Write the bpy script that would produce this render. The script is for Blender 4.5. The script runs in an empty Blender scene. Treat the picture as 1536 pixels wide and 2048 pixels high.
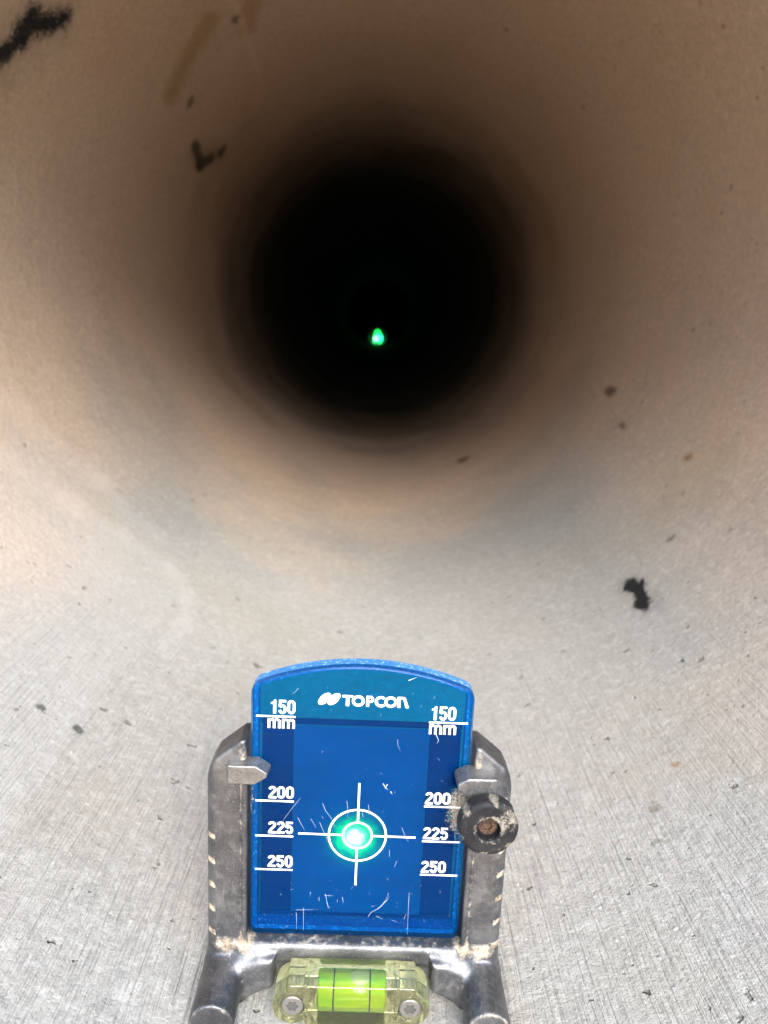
import bpy, math, random
import numpy as np
from mathutils import Vector, Matrix

R = math.radians
scn = bpy.context.scene

# ------------------------------------------------------------------ camera
YAW, PITCH, ROLL = R(1.0245), R(13.803), R(2.5)
F = Vector((math.sin(YAW)*math.cos(PITCH), math.cos(YAW)*math.cos(PITCH), -math.sin(PITCH)))
X0 = Vector((math.cos(YAW), -math.sin(YAW), 0)); U0 = X0.cross(F)
CX = X0*math.cos(ROLL) + U0*math.sin(ROLL); CU = CX.cross(F)
cd = bpy.data.cameras.new('camera'); cam = bpy.data.objects.new('camera', cd)
scn.collection.objects.link(cam)
m = Matrix.Identity(4)
for i in range(3):
    m[i][0] = CX[i]; m[i][1] = CU[i]; m[i][2] = -F[i]
cam.matrix_world = m
cd.sensor_fit = 'VERTICAL'; cd.sensor_height = 36; cd.lens = 1539/2048*36
cd.clip_start = 0.01; cd.clip_end = 500
cd.dof.use_dof = True; cd.dof.focus_distance = 0.292; cd.dof.aperture_fstop = 12.0
scn.camera = cam

# ------------------------------------------------------------------ light
SUN_EL, SUN_AZ = 36, 171            # hazy low sun behind the camera, a little from the right (azimuth: 0 = +Y, clockwise)
w = bpy.data.worlds.new('World'); scn.world = w; w.use_nodes = True
nt = w.node_tree
sky = nt.nodes.new('ShaderNodeTexSky'); sky.sky_type = 'NISHITA'; sky.sun_disc = False
sky.sun_elevation = R(SUN_EL); sky.sun_rotation = R(SUN_AZ)
sky.air_density = 1.0; sky.dust_density = 1.5
bgn = nt.nodes['Background']; bgn.inputs['Strength'].default_value = 0.15
nt.links.new(sky.outputs[0], bgn.inputs['Color'])
sl = bpy.data.lights.new('sun', 'SUN'); sl.energy = 2.1; sl.angle = R(36); sl.color = (1, .985, .965)
so = bpy.data.objects.new('sun', sl); scn.collection.objects.link(so)
az = R(SUN_AZ)
to_sun = Vector((math.sin(az)*math.cos(R(SUN_EL)), math.cos(az)*math.cos(R(SUN_EL)), math.sin(R(SUN_EL))))
so.rotation_euler = to_sun.to_track_quat('Z', 'Y').to_euler()
vs = scn.view_settings
vs.view_transform = 'Standard'; vs.look = 'None'; vs.exposure = 2.15; vs.gamma = 1.0; vs.use_curve_mapping = False
scn.render.engine = 'CYCLES'
cy = scn.cycles
cy.use_denoising = True
cy.use_adaptive_sampling = True; cy.adaptive_threshold = .025
cy.max_bounces = 24; cy.diffuse_bounces = 9; cy.glossy_bounces = 6; cy.transmission_bounces = 14; cy.transparent_max_bounces = 24
cy.caustics_refractive = True; cy.caustics_reflective = False; cy.sample_clamp_indirect = 1.2; cy.blur_glossy = 0.5

# ------------------------------------------------------------------ node helpers
class NT:
    def __init__(s, name):
        s.m = bpy.data.materials.new(name); s.m.use_nodes = True
        s.t = s.m.node_tree; s.t.nodes.clear()
        s.out = s.t.nodes.new('ShaderNodeOutputMaterial')
    def n(s, typ, **kw):
        nd = s.t.nodes.new(typ)
        for k, v in kw.items(): setattr(nd, k, v)
        return nd
    def put(s, sock, v):
        if isinstance(v, bpy.types.NodeSocket): s.t.links.new(v, sock)
        elif v is not None:
            if isinstance(v, (tuple, list)) and sock.type == 'RGBA' and len(v) == 3: v = (*v, 1)
            sock.default_value = v
    def math(s, op, a, b=None, c=None, clamp=False):
        nd = s.n('ShaderNodeMath', operation=op, use_clamp=clamp)
        for i, v in enumerate((a, b, c)):
            if v is not None: s.put(nd.inputs[i], v)
        return nd.outputs[0]
    def vm(s, op, a, b=None, scale=None):
        nd = s.n('ShaderNodeVectorMath', operation=op)
        s.put(nd.inputs[0], a)
        if b is not None: s.put(nd.inputs[1], b)
        if scale is not None: s.put(nd.inputs['Scale'], scale)
        return nd.outputs['Value'] if op in ('LENGTH', 'DOT_PRODUCT', 'DISTANCE') else nd.outputs[0]
    def noise(s, vec, scale, detail=4, rough=.5, color=False, dist=0):
        nd = s.n('ShaderNodeTexNoise'); s.put(nd.inputs['Vector'], vec)
        nd.inputs['Scale'].default_value = scale; nd.inputs['Detail'].default_value = detail
        nd.inputs['Roughness'].default_value = rough; nd.inputs['Distortion'].default_value = dist
        return nd.outputs['Color' if color else 'Fac']
    def voro(s, vec, scale, feature='F1', rand=1):
        nd = s.n('ShaderNodeTexVoronoi', feature=feature); s.put(nd.inputs['Vector'], vec)
        nd.inputs['Scale'].default_value = scale; nd.inputs['Randomness'].default_value = rand
        return nd
    def rng(s, v, a, b, c=0., d=1., smooth=False):
        nd = s.n('ShaderNodeMapRange'); nd.clamp = True
        if smooth: nd.interpolation_type = 'SMOOTHSTEP'
        for i, x in enumerate((v, a, b, c, d)): s.put(nd.inputs[i], x)
        return nd.outputs[0]
    def mix(s, fac, a, b, blend='MIX'):
        nd = s.n('ShaderNodeMix', data_type='RGBA', blend_type=blend)
        s.put(nd.inputs[0], fac); s.put(nd.inputs[6], a); s.put(nd.inputs[7], b)
        return nd.outputs[2]
    def bump(s, h, strength=1., dist=.001, normal=None):
        nd = s.n('ShaderNodeBump'); s.put(nd.inputs['Height'], h)
        nd.inputs['Strength'].default_value = strength; nd.inputs['Distance'].default_value = dist
        if normal is not None: s.put(nd.inputs['Normal'], normal)
        return nd.outputs[0]
    def bsdf(s, **kw):
        nd = s.n('ShaderNodeBsdfPrincipled')
        for k, v in kw.items(): s.put(nd.inputs[k], v)
        return nd
    def fin(s, shader):
        s.t.links.new(shader if isinstance(shader, bpy.types.NodeSocket) else shader.outputs[0], s.out.inputs['Surface'])
        return s.m
    def obj(s): return s.n('ShaderNodeTexCoord').outputs['Object']
    def mixs(s, fac, a, b):
        nd = s.n('ShaderNodeMixShader'); s.put(nd.inputs[0], fac)
        s.t.links.new(a, nd.inputs[1]); s.t.links.new(b, nd.inputs[2]); return nd.outputs[0]
    def sh(s, typ, **kw):
        nd = s.n(typ)
        for k, v in kw.items(): s.put(nd.inputs[k], v)
        return nd.outputs[0]

# ------------------------------------------------------------------ mesh helpers
def link(name, me, mat=None, parent=None, smooth=False):
    o = bpy.data.objects.new(name, me); scn.collection.objects.link(o)
    if mat:
        for mm in (mat if isinstance(mat, list) else [mat]): me.materials.append(mm)
    if parent: o.parent = parent
    if smooth: me.polygons.foreach_set('use_smooth', [True]*len(me.polygons))
    return o
def mesh(name, V, Fc):
    me = bpy.data.meshes.new(name); me.from_pydata([tuple(v) for v in V], [], Fc); me.update(); return me
def tag(o, label=None, cat=None, kind=None):
    if label: o['label'] = label
    if cat: o['category'] = cat
    if kind: o['kind'] = kind
    return o
def bevel(o, wd, seg=3, ang=35):
    b = o.modifiers.new('bevel', 'BEVEL'); b.width = wd; b.segments = seg; b.limit_method = 'ANGLE'; b.angle_limit = R(ang)
    return o

def nets(f, lo, h):
    """naive surface nets of a sampled distance field -> verts, quads"""
    s = f < 0
    nx, ny, nz = f.shape
    cnt = np.zeros((nx-1, ny-1, nz-1), np.int8)
    cut = lambda a, i, j, k: a[i:nx-1+i, j:ny-1+j, k:nz-1+k]
    for i in (0, 1):
        for j in (0, 1):
            for k in (0, 1): cnt += cut(s, i, j, k)
    act = (cnt > 0) & (cnt < 8)
    ids = -np.ones(act.shape, np.int64); ids[act] = np.arange(act.sum())
    I = np.argwhere(act)
    acc = np.zeros((len(I), 3)); num = np.zeros(len(I))
    cs = [(i, j, k) for i in (0, 1) for j in (0, 1) for k in (0, 1)]
    for a in cs:
        for ax in range(3):
            if a[ax]: continue
            b = list(a); b[ax] = 1
            fa = f[I[:,0]+a[0], I[:,1]+a[1], I[:,2]+a[2]]; fb = f[I[:,0]+b[0], I[:,1]+b[1], I[:,2]+b[2]]
            mk = (fa < 0) != (fb < 0)
            t = np.where(mk, fa/np.where(mk, fa-fb, 1), 0)
            p = np.array(a, float)[None].repeat(len(I), 0); p[:,ax] += t
            acc += p*mk[:,None]; num += mk
    V = (I + acc/num[:,None])*h + np.array(lo)
    Q = []
    for ax in range(3):
        o1, o2 = (ax+1) % 3, (ax+2) % 3
        sl0 = [slice(None)]*3; sl1 = [slice(None)]*3
        sl0[ax] = slice(0, -1); sl1[ax] = slice(1, None)
        for o in (o1, o2):
            sl0[o] = slice(1, -1); sl1[o] = slice(1, -1)
        a, b = s[tuple(sl0)], s[tuple(sl1)]
        E = np.argwhere(a != b)
        flip = a[tuple(E.T)]
        E[:,o1] += 1; E[:,o2] += 1
        def c(d1, d2):
            e = E.copy(); e[:,o1] -= d1; e[:,o2] -= d2
            return ids[e[:,0], e[:,1], e[:,2]]
        q = np.stack([c(1,1), c(0,1), c(0,0), c(1,0)], 1)
        q[~flip] = q[~flip][:,::-1]
        Q.append(q)
    return V, np.concatenate(Q)
def grid(lo, hi, h):
    ax = [np.arange(lo[i], hi[i]+h, h) for i in range(3)]
    return np.meshgrid(*ax, indexing='ij', sparse=True)
def sbox(X, Y, Z, c, hs, r=0.):
    qx, qy, qz = np.abs(X-c[0])-hs[0]+r, np.abs(Y-c[1])-hs[1]+r, np.abs(Z-c[2])-hs[2]+r
    return np.sqrt(np.maximum(qx, 0)**2+np.maximum(qy, 0)**2+np.maximum(qz, 0)**2) + np.minimum(np.maximum(qx, np.maximum(qy, qz)), 0) - r
def scap(X, Y, Z, a, b, r):
    a, b = np.array(a, float), np.array(b, float); d = b-a
    t = np.clip(((X-a[0])*d[0]+(Y-a[1])*d[1]+(Z-a[2])*d[2])/d.dot(d), 0, 1)
    return np.sqrt((X-a[0]-t*d[0])**2+(Y-a[1]-t*d[1])**2+(Z-a[2]-t*d[2])**2)-r
def scylY(X, Y, Z, c, r, y0, y1, rd=0.):
    dr = np.sqrt((X-c[0])**2+(Z-c[1])**2)-r+rd; dy = np.abs(Y-(y0+y1)/2)-(y1-y0)/2+rd
    return np.sqrt(np.maximum(dr, 0)**2+np.maximum(dy, 0)**2)+np.minimum(np.maximum(dr, dy), 0)-rd
def spolyXZ(X, Z, pts):
    d = None                                           # convex polygon, counter-clockwise in (x, z)
    for (x0, z0), (x1, z1) in zip(pts, pts[1:]+pts[:1]):
        L = math.hypot(x1-x0, z1-z0); nx, nz = (z1-z0)/L, -(x1-x0)/L
        e = (X-x0)*nx+(Z-z0)*nz
        d = e if d is None else np.maximum(d, e)
    return d
def slab(d2, Y, y0, y1, r=0.):
    dy = np.abs(Y-(y0+y1)/2)-(y1-y0)/2+r; d2 = d2+r
    return np.sqrt(np.maximum(d2, 0)**2+np.maximum(dy, 0)**2)+np.minimum(np.maximum(d2, dy), 0)-r
def smin(a, b, k):
    h = np.clip(.5+.5*(b-a)/k, 0, 1); return b+(a-b)*h-k*h*(1-h)
def smax(a, b, k): return -smin(-a, -b, k)
def sdf_mesh(name, f, lo, h):
    V, Q = nets(f, lo, h)
    me = bpy.data.meshes.new(name)
    me.from_pydata((V*.001).tolist(), [], Q.tolist()); me.update()
    return me, V

# ------------------------------------------------------------------ the pipe
RP, ZC, YM, YJ, YE = .3375, .0726, .19, 2.34, 11.0
TH = .07
def concrete():
    s = NT('pipe_concrete')
    uv = s.n('ShaderNodeUVMap', uv_map='pipe').outputs[0]
    P = s.obj()
    sx = s.n('ShaderNodeSeparateXYZ'); s.put(sx.inputs[0], uv); u, v = sx.outputs[0], sx.outputs[1]
    near = s.rng(v, .15, .62, 1, 0)
    big = s.noise(P, 3.2, 4, .55); med = s.noise(P, 17, 5, .6); fine = s.noise(P, 260, 3, .65); gra = s.noise(P, 900, 2, .6)
    st = s.vm('MULTIPLY', s.vm('ADD', uv, s.vm('SCALE', s.vm('SUBTRACT', s.noise(P, 9, 2, .5, color=True), (.5, .5, .5)), scale=.004)), (1, .025, 1)); streak = s.noise(st, 600, 3, .6)
    streak2 = s.noise(s.vm('MULTIPLY', uv, (1, .2, 1)), 90, 3, .55)
    col = s.mix(s.rng(big, .35, .68), (.43, .405, .365), (.50, .475, .43))
    col = s.mix(s.rng(med, .35, .7, 0, .5), col, (.52, .495, .455))
    col = s.mix(s.rng(fine, .42, .75, 0, .38), col, (.30, .285, .26)); mot = s.noise(P, 130, 4, .7); col = s.mix(s.rng(mot, .50, .68, 0, .30), col, (.30, .285, .265)); col = s.mix(s.rng(mot, .48, .34, 0, .45), col, (.64, .62, .58))
    col = s.mix(s.rng(gra, .50, .72, 0, .36), col, (.24, .23, .21)); col = s.mix(s.rng(gra, .46, .30, 0, .45), col, (.64, .62, .58))
    # rosy and ochre patches in the cement skin
    pt = s.noise(P, 6.5, 3, .5); col = s.mix(s.rng(pt, .52, .72, 0, .3), col, (.47, .38, .33))
    pt2 = s.noise(s.vm('ADD', P, (5, 2, 1)), 5, 3, .5); col = s.mix(s.rng(pt2, .55, .75, 0, .3), col, (.44, .39, .27))
    wob = s.vm('SCALE', s.vm('SUBTRACT', s.noise(P, 55, 4, .65, color=True), (.5, .5, .5)), scale=.018)
    wobf = s.vm('SCALE', s.vm('SUBTRACT', s.noise(P, 330, 3, .7, color=True), (.5, .5, .5)), scale=.006)
    warp = s.vm('ADD', uv, s.vm('ADD', wob, wobf))
    def seg(a, b, k, base):
        """distance in metres to a stroke a-b on the unrolled wall (v squeezed by k)"""
        q = s.vm('MULTIPLY', base, (1, k, 0))
        A = (a[0], a[1]*k, 0); d = (b[0]-a[0], (b[1]-a[1])*k, 0); dd = d[0]**2+d[1]**2+1e-9
        pa = s.vm('SUBTRACT', q, A)
        h = s.math('DIVIDE', s.vm('DOT_PRODUCT', pa, d), dd, clamp=True)
        return s.vm('LENGTH', s.vm('SUBTRACT', pa, s.vm('SCALE', d, scale=h)))
    T = lambda t, v: (R(t)*RP, v)
    grit = s.noise(P, 420, 3, .7)
    def stain(col, a, b, r, k, colr, soft=.35, amt=1., speck=0., base=warp):
        d = seg(T(*a), T(*b), k, base)
        mk = s.rng(d, r*(1-soft), r*(1+soft), 1, 0, True)
        if speck:
            thr = s.rng(d, 0, r*1.3, .62-speck*.35, .62)
            mk = s.math('MULTIPLY', mk, s.rng(grit, s.math('SUBTRACT', thr, .06), thr))
        return s.mix(s.math('MULTIPLY', mk, amt), col, colr)
    tar = (.006, .008, .010)
    # pale trowelled patch on the near left floor
    lp = s.math('MULTIPLY', s.rng(s.math('ADD', u, s.math('MULTIPLY', med, .03)), -.145, -.155, 0, 1), s.rng(s.math('ADD', v, s.math('MULTIPLY', big, .25)), .72, .80, 1, 0))
    col = s.mix(s.math('MULTIPLY', lp, .3), col, (.58, .56, .53))
    pale = (.62, .59, .56)
    for q0, q1, r in (((-57, .585), (-47.5, .622), .010), ((-47.5, .622), (-38.9, .644), .009), ((-38.9, .644), (-31.1, .646), .008), ((-31.1, .646), (-26.6, .612), .007),
                      ((-26.6, .612), (-24.9, .565), .007), ((-24.9, .565), (-25.2, .515), .006), ((-64, .65), (-48.2, .701), .012), ((-48.2, .701), (-36, .692), .010)):
        col = stain(col, q0, q1, r, .6, pale, .95, .27)
    smud = (.16, .145, .12)
    col = stain(col, (-112, .69), (-121, .75), .030, .7, smud, .8, .30); col = stain(col, (-120, 1.30), (-124, 1.40), .022, .5, smud, .8, .35)
    col = stain(col, (38.1, .545), (38.1, .575), .010, .4, smud, .6, .30)
    col = stain(col, (-141.3, 1.02), (-125.5, 1.08), .011, .45, (.30, .245, .13), .8, .65)
    col = stain(col, (-150, 1.05), (-147.5, 1.10), .012, .5, (.34, .20, .14), .6, .5)
    col = stain(col, (-147.5, .98), (-145.5, 1.28), .006, .25, (.60, .55, .50), .6, .6, .5)
    col = stain(col, (-143.5, 1.33), (-139.5, 1.40), .006, .3, (.55, .48, .42), .6, .5)
    col = stain(col, (-105, .655), (-111.3, .692), .0075, .8, tar, .6, 1., .9)
    col = stain(col, (-111.3, .694), (-115.6, .716), .0100, .8, tar, .6, 1., .9)
    col = stain(col, (-115.6, .716), (-118.4, .722), .0145, .75, tar, .6, 1., .9)
    col = stain(col, (-118.0, .730), (-121.3, .765), .012, .7, tar, .7, 1., .8)
    col = stain(col, (38.1, .560), (38.1, .574), .0058, .45, tar, .3)
    col = stain(col, (37.7, .546), (37.4, .540), .0050, .45, tar, .3)
    col = stain(col, (39.0, .565), (39.7, .569), .0016, .5, tar, .5)
    hk = (.05, .046, .038)
    col = stain(col, (-121.5, 1.27), (-118.8, 1.34), .0085, .45, hk, .5, .9)
    col = stain(col, (-118.8, 1.34), (-122, 1.375), .010, .45, hk, .5, .9)
    col = stain(col, (-125.0, 1.407), (-125.6, 1.405), .0095, .5, hk, .5, .9)
    for a, r, k, c in (((64.2, 1.004), .0065, .28, (.10, .075, .05)), ((27.6, 1.324), .010, .5, (.09, .07, .05)), ((58.4, .887), .0045, .4, (.14, .11, .08)),
                       ((57.7, .687), .0035, .6, (.22, .14, .05)), ((26.1, .339), .0024, .8, (.26, .235, .19)), ((24.6, .316), .0020, .9, (.30, .275, .23)),
                       ((29.5, .365), .0020, .8, (.36, .24, .14)), ((46.5, .60), .003, .6, (.2, .16, .1)), ((-28.3, .386), .0026, 1.2, (.05, .05, .05)),
                       ((-31.6, .388), .0024, .8, (.09, .09, .085)), ((-146, 1.06), .006, .5, (.13, .1, .08)), ((-128, 1.15), .006, .5, (.16, .12, .09))):
        col = stain(col, a, (a[0]+.3, a[1]), r, k, c, .5, .85)
    # air holes: sparse, irregular, three sizes
    hts = []
    def holes(col, scale, keep, rad, amt, darkc):
        pv = s.vm('ADD', P, s.vm('SCALE', s.vm('SUBTRACT', s.noise(P, 140, 2, .6, color=True), (.5, .5, .5)), scale=.010))
        vo = s.voro(pv, scale)
        sp = s.n('ShaderNodeSeparateColor'); s.put(sp.inputs[0], vo.outputs['Color'])
        pick = s.rng(sp.outputs[0], keep, keep+.01, 0, 1)
        rr = s.math('MULTIPLY', s.math('ADD', sp.outputs[1], .35), rad)
        mk = s.math('MULTIPLY', s.rng(s.math('DIVIDE', vo.outputs['Distance'], rr), .5, 1.0, 1, 0, True), pick)
        hts.append(mk)
        return s.mix(s.math('MULTIPLY', mk, amt), col, darkc)
    col = holes(col, 26, .62, .085, .75, (.15, .12, .09))
    col = holes(col, 60, .64, .13, .62, (.19, .17, .135))
    col = holes(col, 130, .78, .16, .7, (.15, .135, .115))
    # pale aggregate flecks
    vo = s.voro(P, 210); sp = s.n('ShaderNodeSeparateColor'); s.put(sp.inputs[0], vo.outputs['Color'])
    fl = s.math('MULTIPLY', s.rng(vo.outputs['Distance'], .12, .26, 1, 0), s.rng(sp.outputs[2], .88, .90))
    col = s.mix(s.math('MULTIPLY', fl, .5), col, (.68, .66, .62))
    # long fine trowel lines on the floor
    floor_m = s.math('MULTIPLY', s.rng(s.math('ABSOLUTE', u), .10, .32, 1, .25), near)
    ln = s.math('MULTIPLY', s.rng(streak, .34, .42, 1, 0), s.rng(streak2, .30, .44))
    col = s.mix(s.math('MULTIPLY', s.math('MULTIPLY', ln, floor_m), .5), col, (.22, .215, .21))
    h = s.math('MULTIPLY', s.math('MULTIPLY', streak, s.math('MULTIPLY', floor_m, s.math('MULTIPLY', s.rng(med, .32, .5, .6, 1), s.rng(u, .02, .06, 1, .6)))), 4.0)
    h = s.math('ADD', h, s.math('MULTIPLY', s.math('MULTIPLY', streak2, floor_m), .4))
    h = s.math('ADD', h, s.math('MULTIPLY', fine, .6)); h = s.math('ADD', h, s.math('MULTIPLY', gra, .45))
    h = s.math('ADD', h, s.math('MULTIPLY', med, .8))
    for mk, a in zip(hts, (1.8, 1.2, .8)): h = s.math('SUBTRACT', h, s.math('MULTIPLY', mk, a))
    h = s.math('ADD', h, s.math('MULTIPLY', fl, .25))
    flr = s.math('MAXIMUM', s.rng(s.math('ADD', s.math('ABSOLUTE', u), s.math('MULTIPLY', s.math('SUBTRACT', big, .5), .25)), .20, .40), s.rng(s.math('ADD', v, s.math('MULTIPLY', s.math('SUBTRACT', big, .5), .8)), .75, 1.25))
    col = s.mix(1, col, s.mix(flr, (.55, .575, .59), (1.04, .85, .70)), 'MULTIPLY')       # greyer near floor, tan walls and deeper floor
    falloff = s.rng(s.math('ADD', v, s.math('MULTIPLY', s.math('SUBTRACT', s.noise(P, 4.5, 4, .6), .5), 1.0)), 1.48, 2.20, 0, .92)
    col = s.mix(falloff, col, (.115, .082, .060))            # light falloff put into the colour, darker towards the joint
    nrm = s.bump(h, 1.0, .0009)
    rough = s.rng(fine, .3, .7, .62, .88)
    b = s.bsdf(**{'Base Color': col, 'Roughness': rough, 'Normal': nrm, 'Specular IOR Level': .35})
    return s.fin(b)
def far_shade():
    s = NT('far_shade_concrete'); P = s.obj(); a, b = s.noise(P, 5, 5, .6), s.noise(P, 40, 4, .6)
    col = s.mix(s.rng(a, .35, .65), (.070, .052, .039), (.120, .090, .066)); col = s.mix(s.rng(b, .5, .7, 0, .5), col, (.05, .04, .033))  # dark brown stands in for light fading down the pipe
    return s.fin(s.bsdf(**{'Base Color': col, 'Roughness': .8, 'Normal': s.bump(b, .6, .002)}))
NA = 192
def pipe_section(ys, mat, capped):
    V, Fc, UV = [], [], []
    def ring(r, y):
        i0 = len(V)
        for i in range(NA):
            t = -math.pi + 2*math.pi*i/NA
            V.append((r*math.sin(t), y, -r*math.cos(t)))
        return i0
    def skin(a, b, ya, yb, flip=False):
        for i in range(NA):
            j = (i+1) % NA
            t0 = (-math.pi+2*math.pi*i/NA)*RP; t1 = (-math.pi+2*math.pi*(i+1)/NA)*RP
            q = [a+i, a+j, b+j, b+i]; uvq = [(t0, ya), (t1, ya), (t1, yb), (t0, yb)]
            if flip: q.reverse(); uvq.reverse()
            Fc.append(q); UV.extend(uvq)
    y0, y1 = ys[0], ys[-1]
    ends = () if capped else (y0,)
    rs = [ring(RP+(.004 if y in ends else 0), y) for y in ys]
    for k in range(len(ys)-1): skin(rs[k], rs[k+1], ys[k], ys[k+1], True)
    o1, o2 = ring(RP+TH, y0), ring(RP+TH, y1+(.1 if capped else 0))
    skin(rs[0], o1, y0, y0-TH); skin(o1, o2, y0-TH, y0-TH-y1)
    if capped:
        Fc.append([rs[-1]+i for i in range(NA)]); UV.extend([(V[rs[-1]+i][0], y1+V[rs[-1]+i][2]) for i in range(NA)])
        Fc.append([o2+i for i in range(NA)][::-1]); UV.extend([(V[o2+i][0], V[o2+i][2]) for i in range(NA)])
    else: skin(o2, rs[-1], y1+TH, y1)
    me = mesh('concrete_pipe', V, Fc)
    me.uv_layers.new(name='pipe').data.foreach_set('uv', np.array(UV, float).ravel())
    o = link('concrete_pipe', me, mat, None, True); o.location = (0, 0, ZC)
    mod = o.modifiers.new('edge', 'EDGE_SPLIT'); mod.split_angle = R(40)
    o['group'] = 'pipe sections laid end to end'
    return o
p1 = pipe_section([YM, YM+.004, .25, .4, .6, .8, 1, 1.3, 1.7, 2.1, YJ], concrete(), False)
tag(p1, 'pale near concrete pipe section with black tar marks and air holes, carrying the blue target', 'pipe')
p2 = pipe_section([YJ+.0002, 3, 4, 5.5, 7, 9, YE], far_shade(), True)
tag(p2, 'far pipe section around the green laser light, depth shade put into its colour', 'pipe')

# ground outside the pipe mouth
def dirt(name, k):
    s = NT(name); P = s.obj()
    a, b = s.noise(P, 2.5, 6, .6), s.noise(P, 45, 5, .65)
    col = s.mix(s.rng(a, .35, .65), (.40, .27, .15), (.55, .40, .25))
    col = s.mix(s.rng(b, .4, .7, 0, .6), col, (.35, .24, .14))
    col = s.mix(1, col, (k, k, k), 'MULTIPLY')
    return s.fin(s.bsdf(**{'Base Color': col, 'Roughness': .95, 'Normal': s.bump(s.math('ADD', a, s.math('MULTIPLY', b, .2)), 1, .03)}))
G = 60
gz = ZC-RP-TH+.002
# trench profile: flat bottom, unseen banks added to cut low light into the pipe
xs_ = [-G, -8, -3.0, -2.5, -2.1, -1.6, -.8, 0, .8, 1.6, 2.1, 2.5, 3.0, 8, G]
ys_ = [-G, -9, -3.2, -2.7, -2.3, -1.6, -.8, 0, 1, 2, 4, 8, 16, G]
V, Fc = [], []
for y_ in ys_:
    for x_ in xs_:
        t = max((abs(x_)-1.7)/1.0, (-y_-1.7)/1.0)
        V.append((x_, y_, min(1., max(0., t))*.75))
n = len(xs_)
for j in range(len(ys_)-1):
    for i in range(n-1): Fc.append([j*n+i, j*n+i+1, (j+1)*n+i+1, (j+1)*n+i])
ground = link('ground', mesh('ground', V, Fc), [dirt('trench_floor', 1.0), dirt('added_bank', .25)])  # same soil darkened on the added banks, so less light bounces in
for p in ground.data.polygons:
    if p.center.z > .01: p.material_index = 1
ground.location = (0, 0, gz); tag(ground, kind='structure')

# ------------------------------------------------------------------ materials of the target
def metal():
    s = NT('cast_alloy'); P = s.obj()
    dirtv = s.n('ShaderNodeAttribute', attribute_name='dirt').outputs['Fac']
    a, b, c = s.noise(P, 60, 5, .6), s.noise(P, 420, 4, .65), s.noise(P, 1500, 3, .6)
    col = s.mix(s.rng(a, .35, .68), (.076, .078, .084), (.155, .157, .162))
    col = s.mix(s.rng(c, .55, .75, 0, .5), col, (.28, .28, .28))
    scr = s.noise(s.vm('MULTIPLY', P, (1, 1, .06)), 1300, 2, .6)
    col = s.mix(s.rng(scr, .66, .74, 0, .3), col, (.32, .32, .32))
    sand = s.mix(s.rng(b, .35, .65), (.12, .09, .06), (.36, .31, .23))
    film = s.rng(s.math('ADD', s.math('MULTIPLY', a, .6), s.math('MULTIPLY', b, .4)), .48, .68, 0, .30)
    grit = s.rng(c, .62, .72, 0, .55)
    thr = s.math('SUBTRACT', .88, s.math('MULTIPLY', dirtv, .62))
    nn = s.math('ADD', s.math('MULTIPLY', b, .6), s.math('MULTIPLY', a, .4))
    mk = s.rng(nn, s.math('SUBTRACT', thr, .12), s.math('ADD', thr, .12))
    mk = s.math('MAXIMUM', mk, s.math('MULTIPLY', s.math('MAXIMUM', film, grit), .55))
    col = s.mix(mk, col, sand)
    met = s.math('MULTIPLY', s.math('SUBTRACT', 1, mk), .85)
    rgh = s.math('ADD', s.rng(b, .3, .7, .36, .56), s.math('MULTIPLY', mk, .45), clamp=True)
    h = s.math('ADD', s.math('MULTIPLY', c, .3), s.math('ADD', s.math('MULTIPLY', b, .6), s.math('MULTIPLY', mk, 1.2)))
    return s.fin(s.bsdf(**{'Base Color': col, 'Metallic': met, 'Roughness': rgh, 'Normal': s.bump(h, .7, .00025)}))
def black_knob():
    s = NT('knob_rubber'); P = s.obj()
    dirtv = s.n('ShaderNodeAttribute', attribute_name='dirt').outputs['Fac']
    a, b, c = s.noise(P, 110, 4, .6), s.noise(P, 520, 4, .7), s.noise(P, 1400, 3, .6)
    col = s.mix(s.rng(a, .4, .7), (.006, .0065, .008), (.018, .018, .019))
    nn = s.math('ADD', s.math('MULTIPLY', b, .65), s.math('MULTIPLY', a, .35))
    thr = s.math('SUBTRACT', .70, s.math('MULTIPLY', dirtv, .40))
    mk = s.rng(nn, s.math('SUBTRACT', thr, .06), s.math('ADD', thr, .05))
    dust = s.mix(s.rng(c, .4, .6), (.09, .08, .065), (.22, .20, .165))
    col = s.mix(s.math('MULTIPLY', mk, .9), col, dust)
    col = s.mix(s.rng(c, .6, .75, 0, .3), col, (.12, .115, .105))
    return s.fin(s.bsdf(**{'Base Color': col, 'Roughness': s.rng(mk, 0, 1, .62, .95), 'Specular IOR Level': .22, 'Normal': s.bump(s.math('ADD', b, mk), .6, .0003)}))
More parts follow.
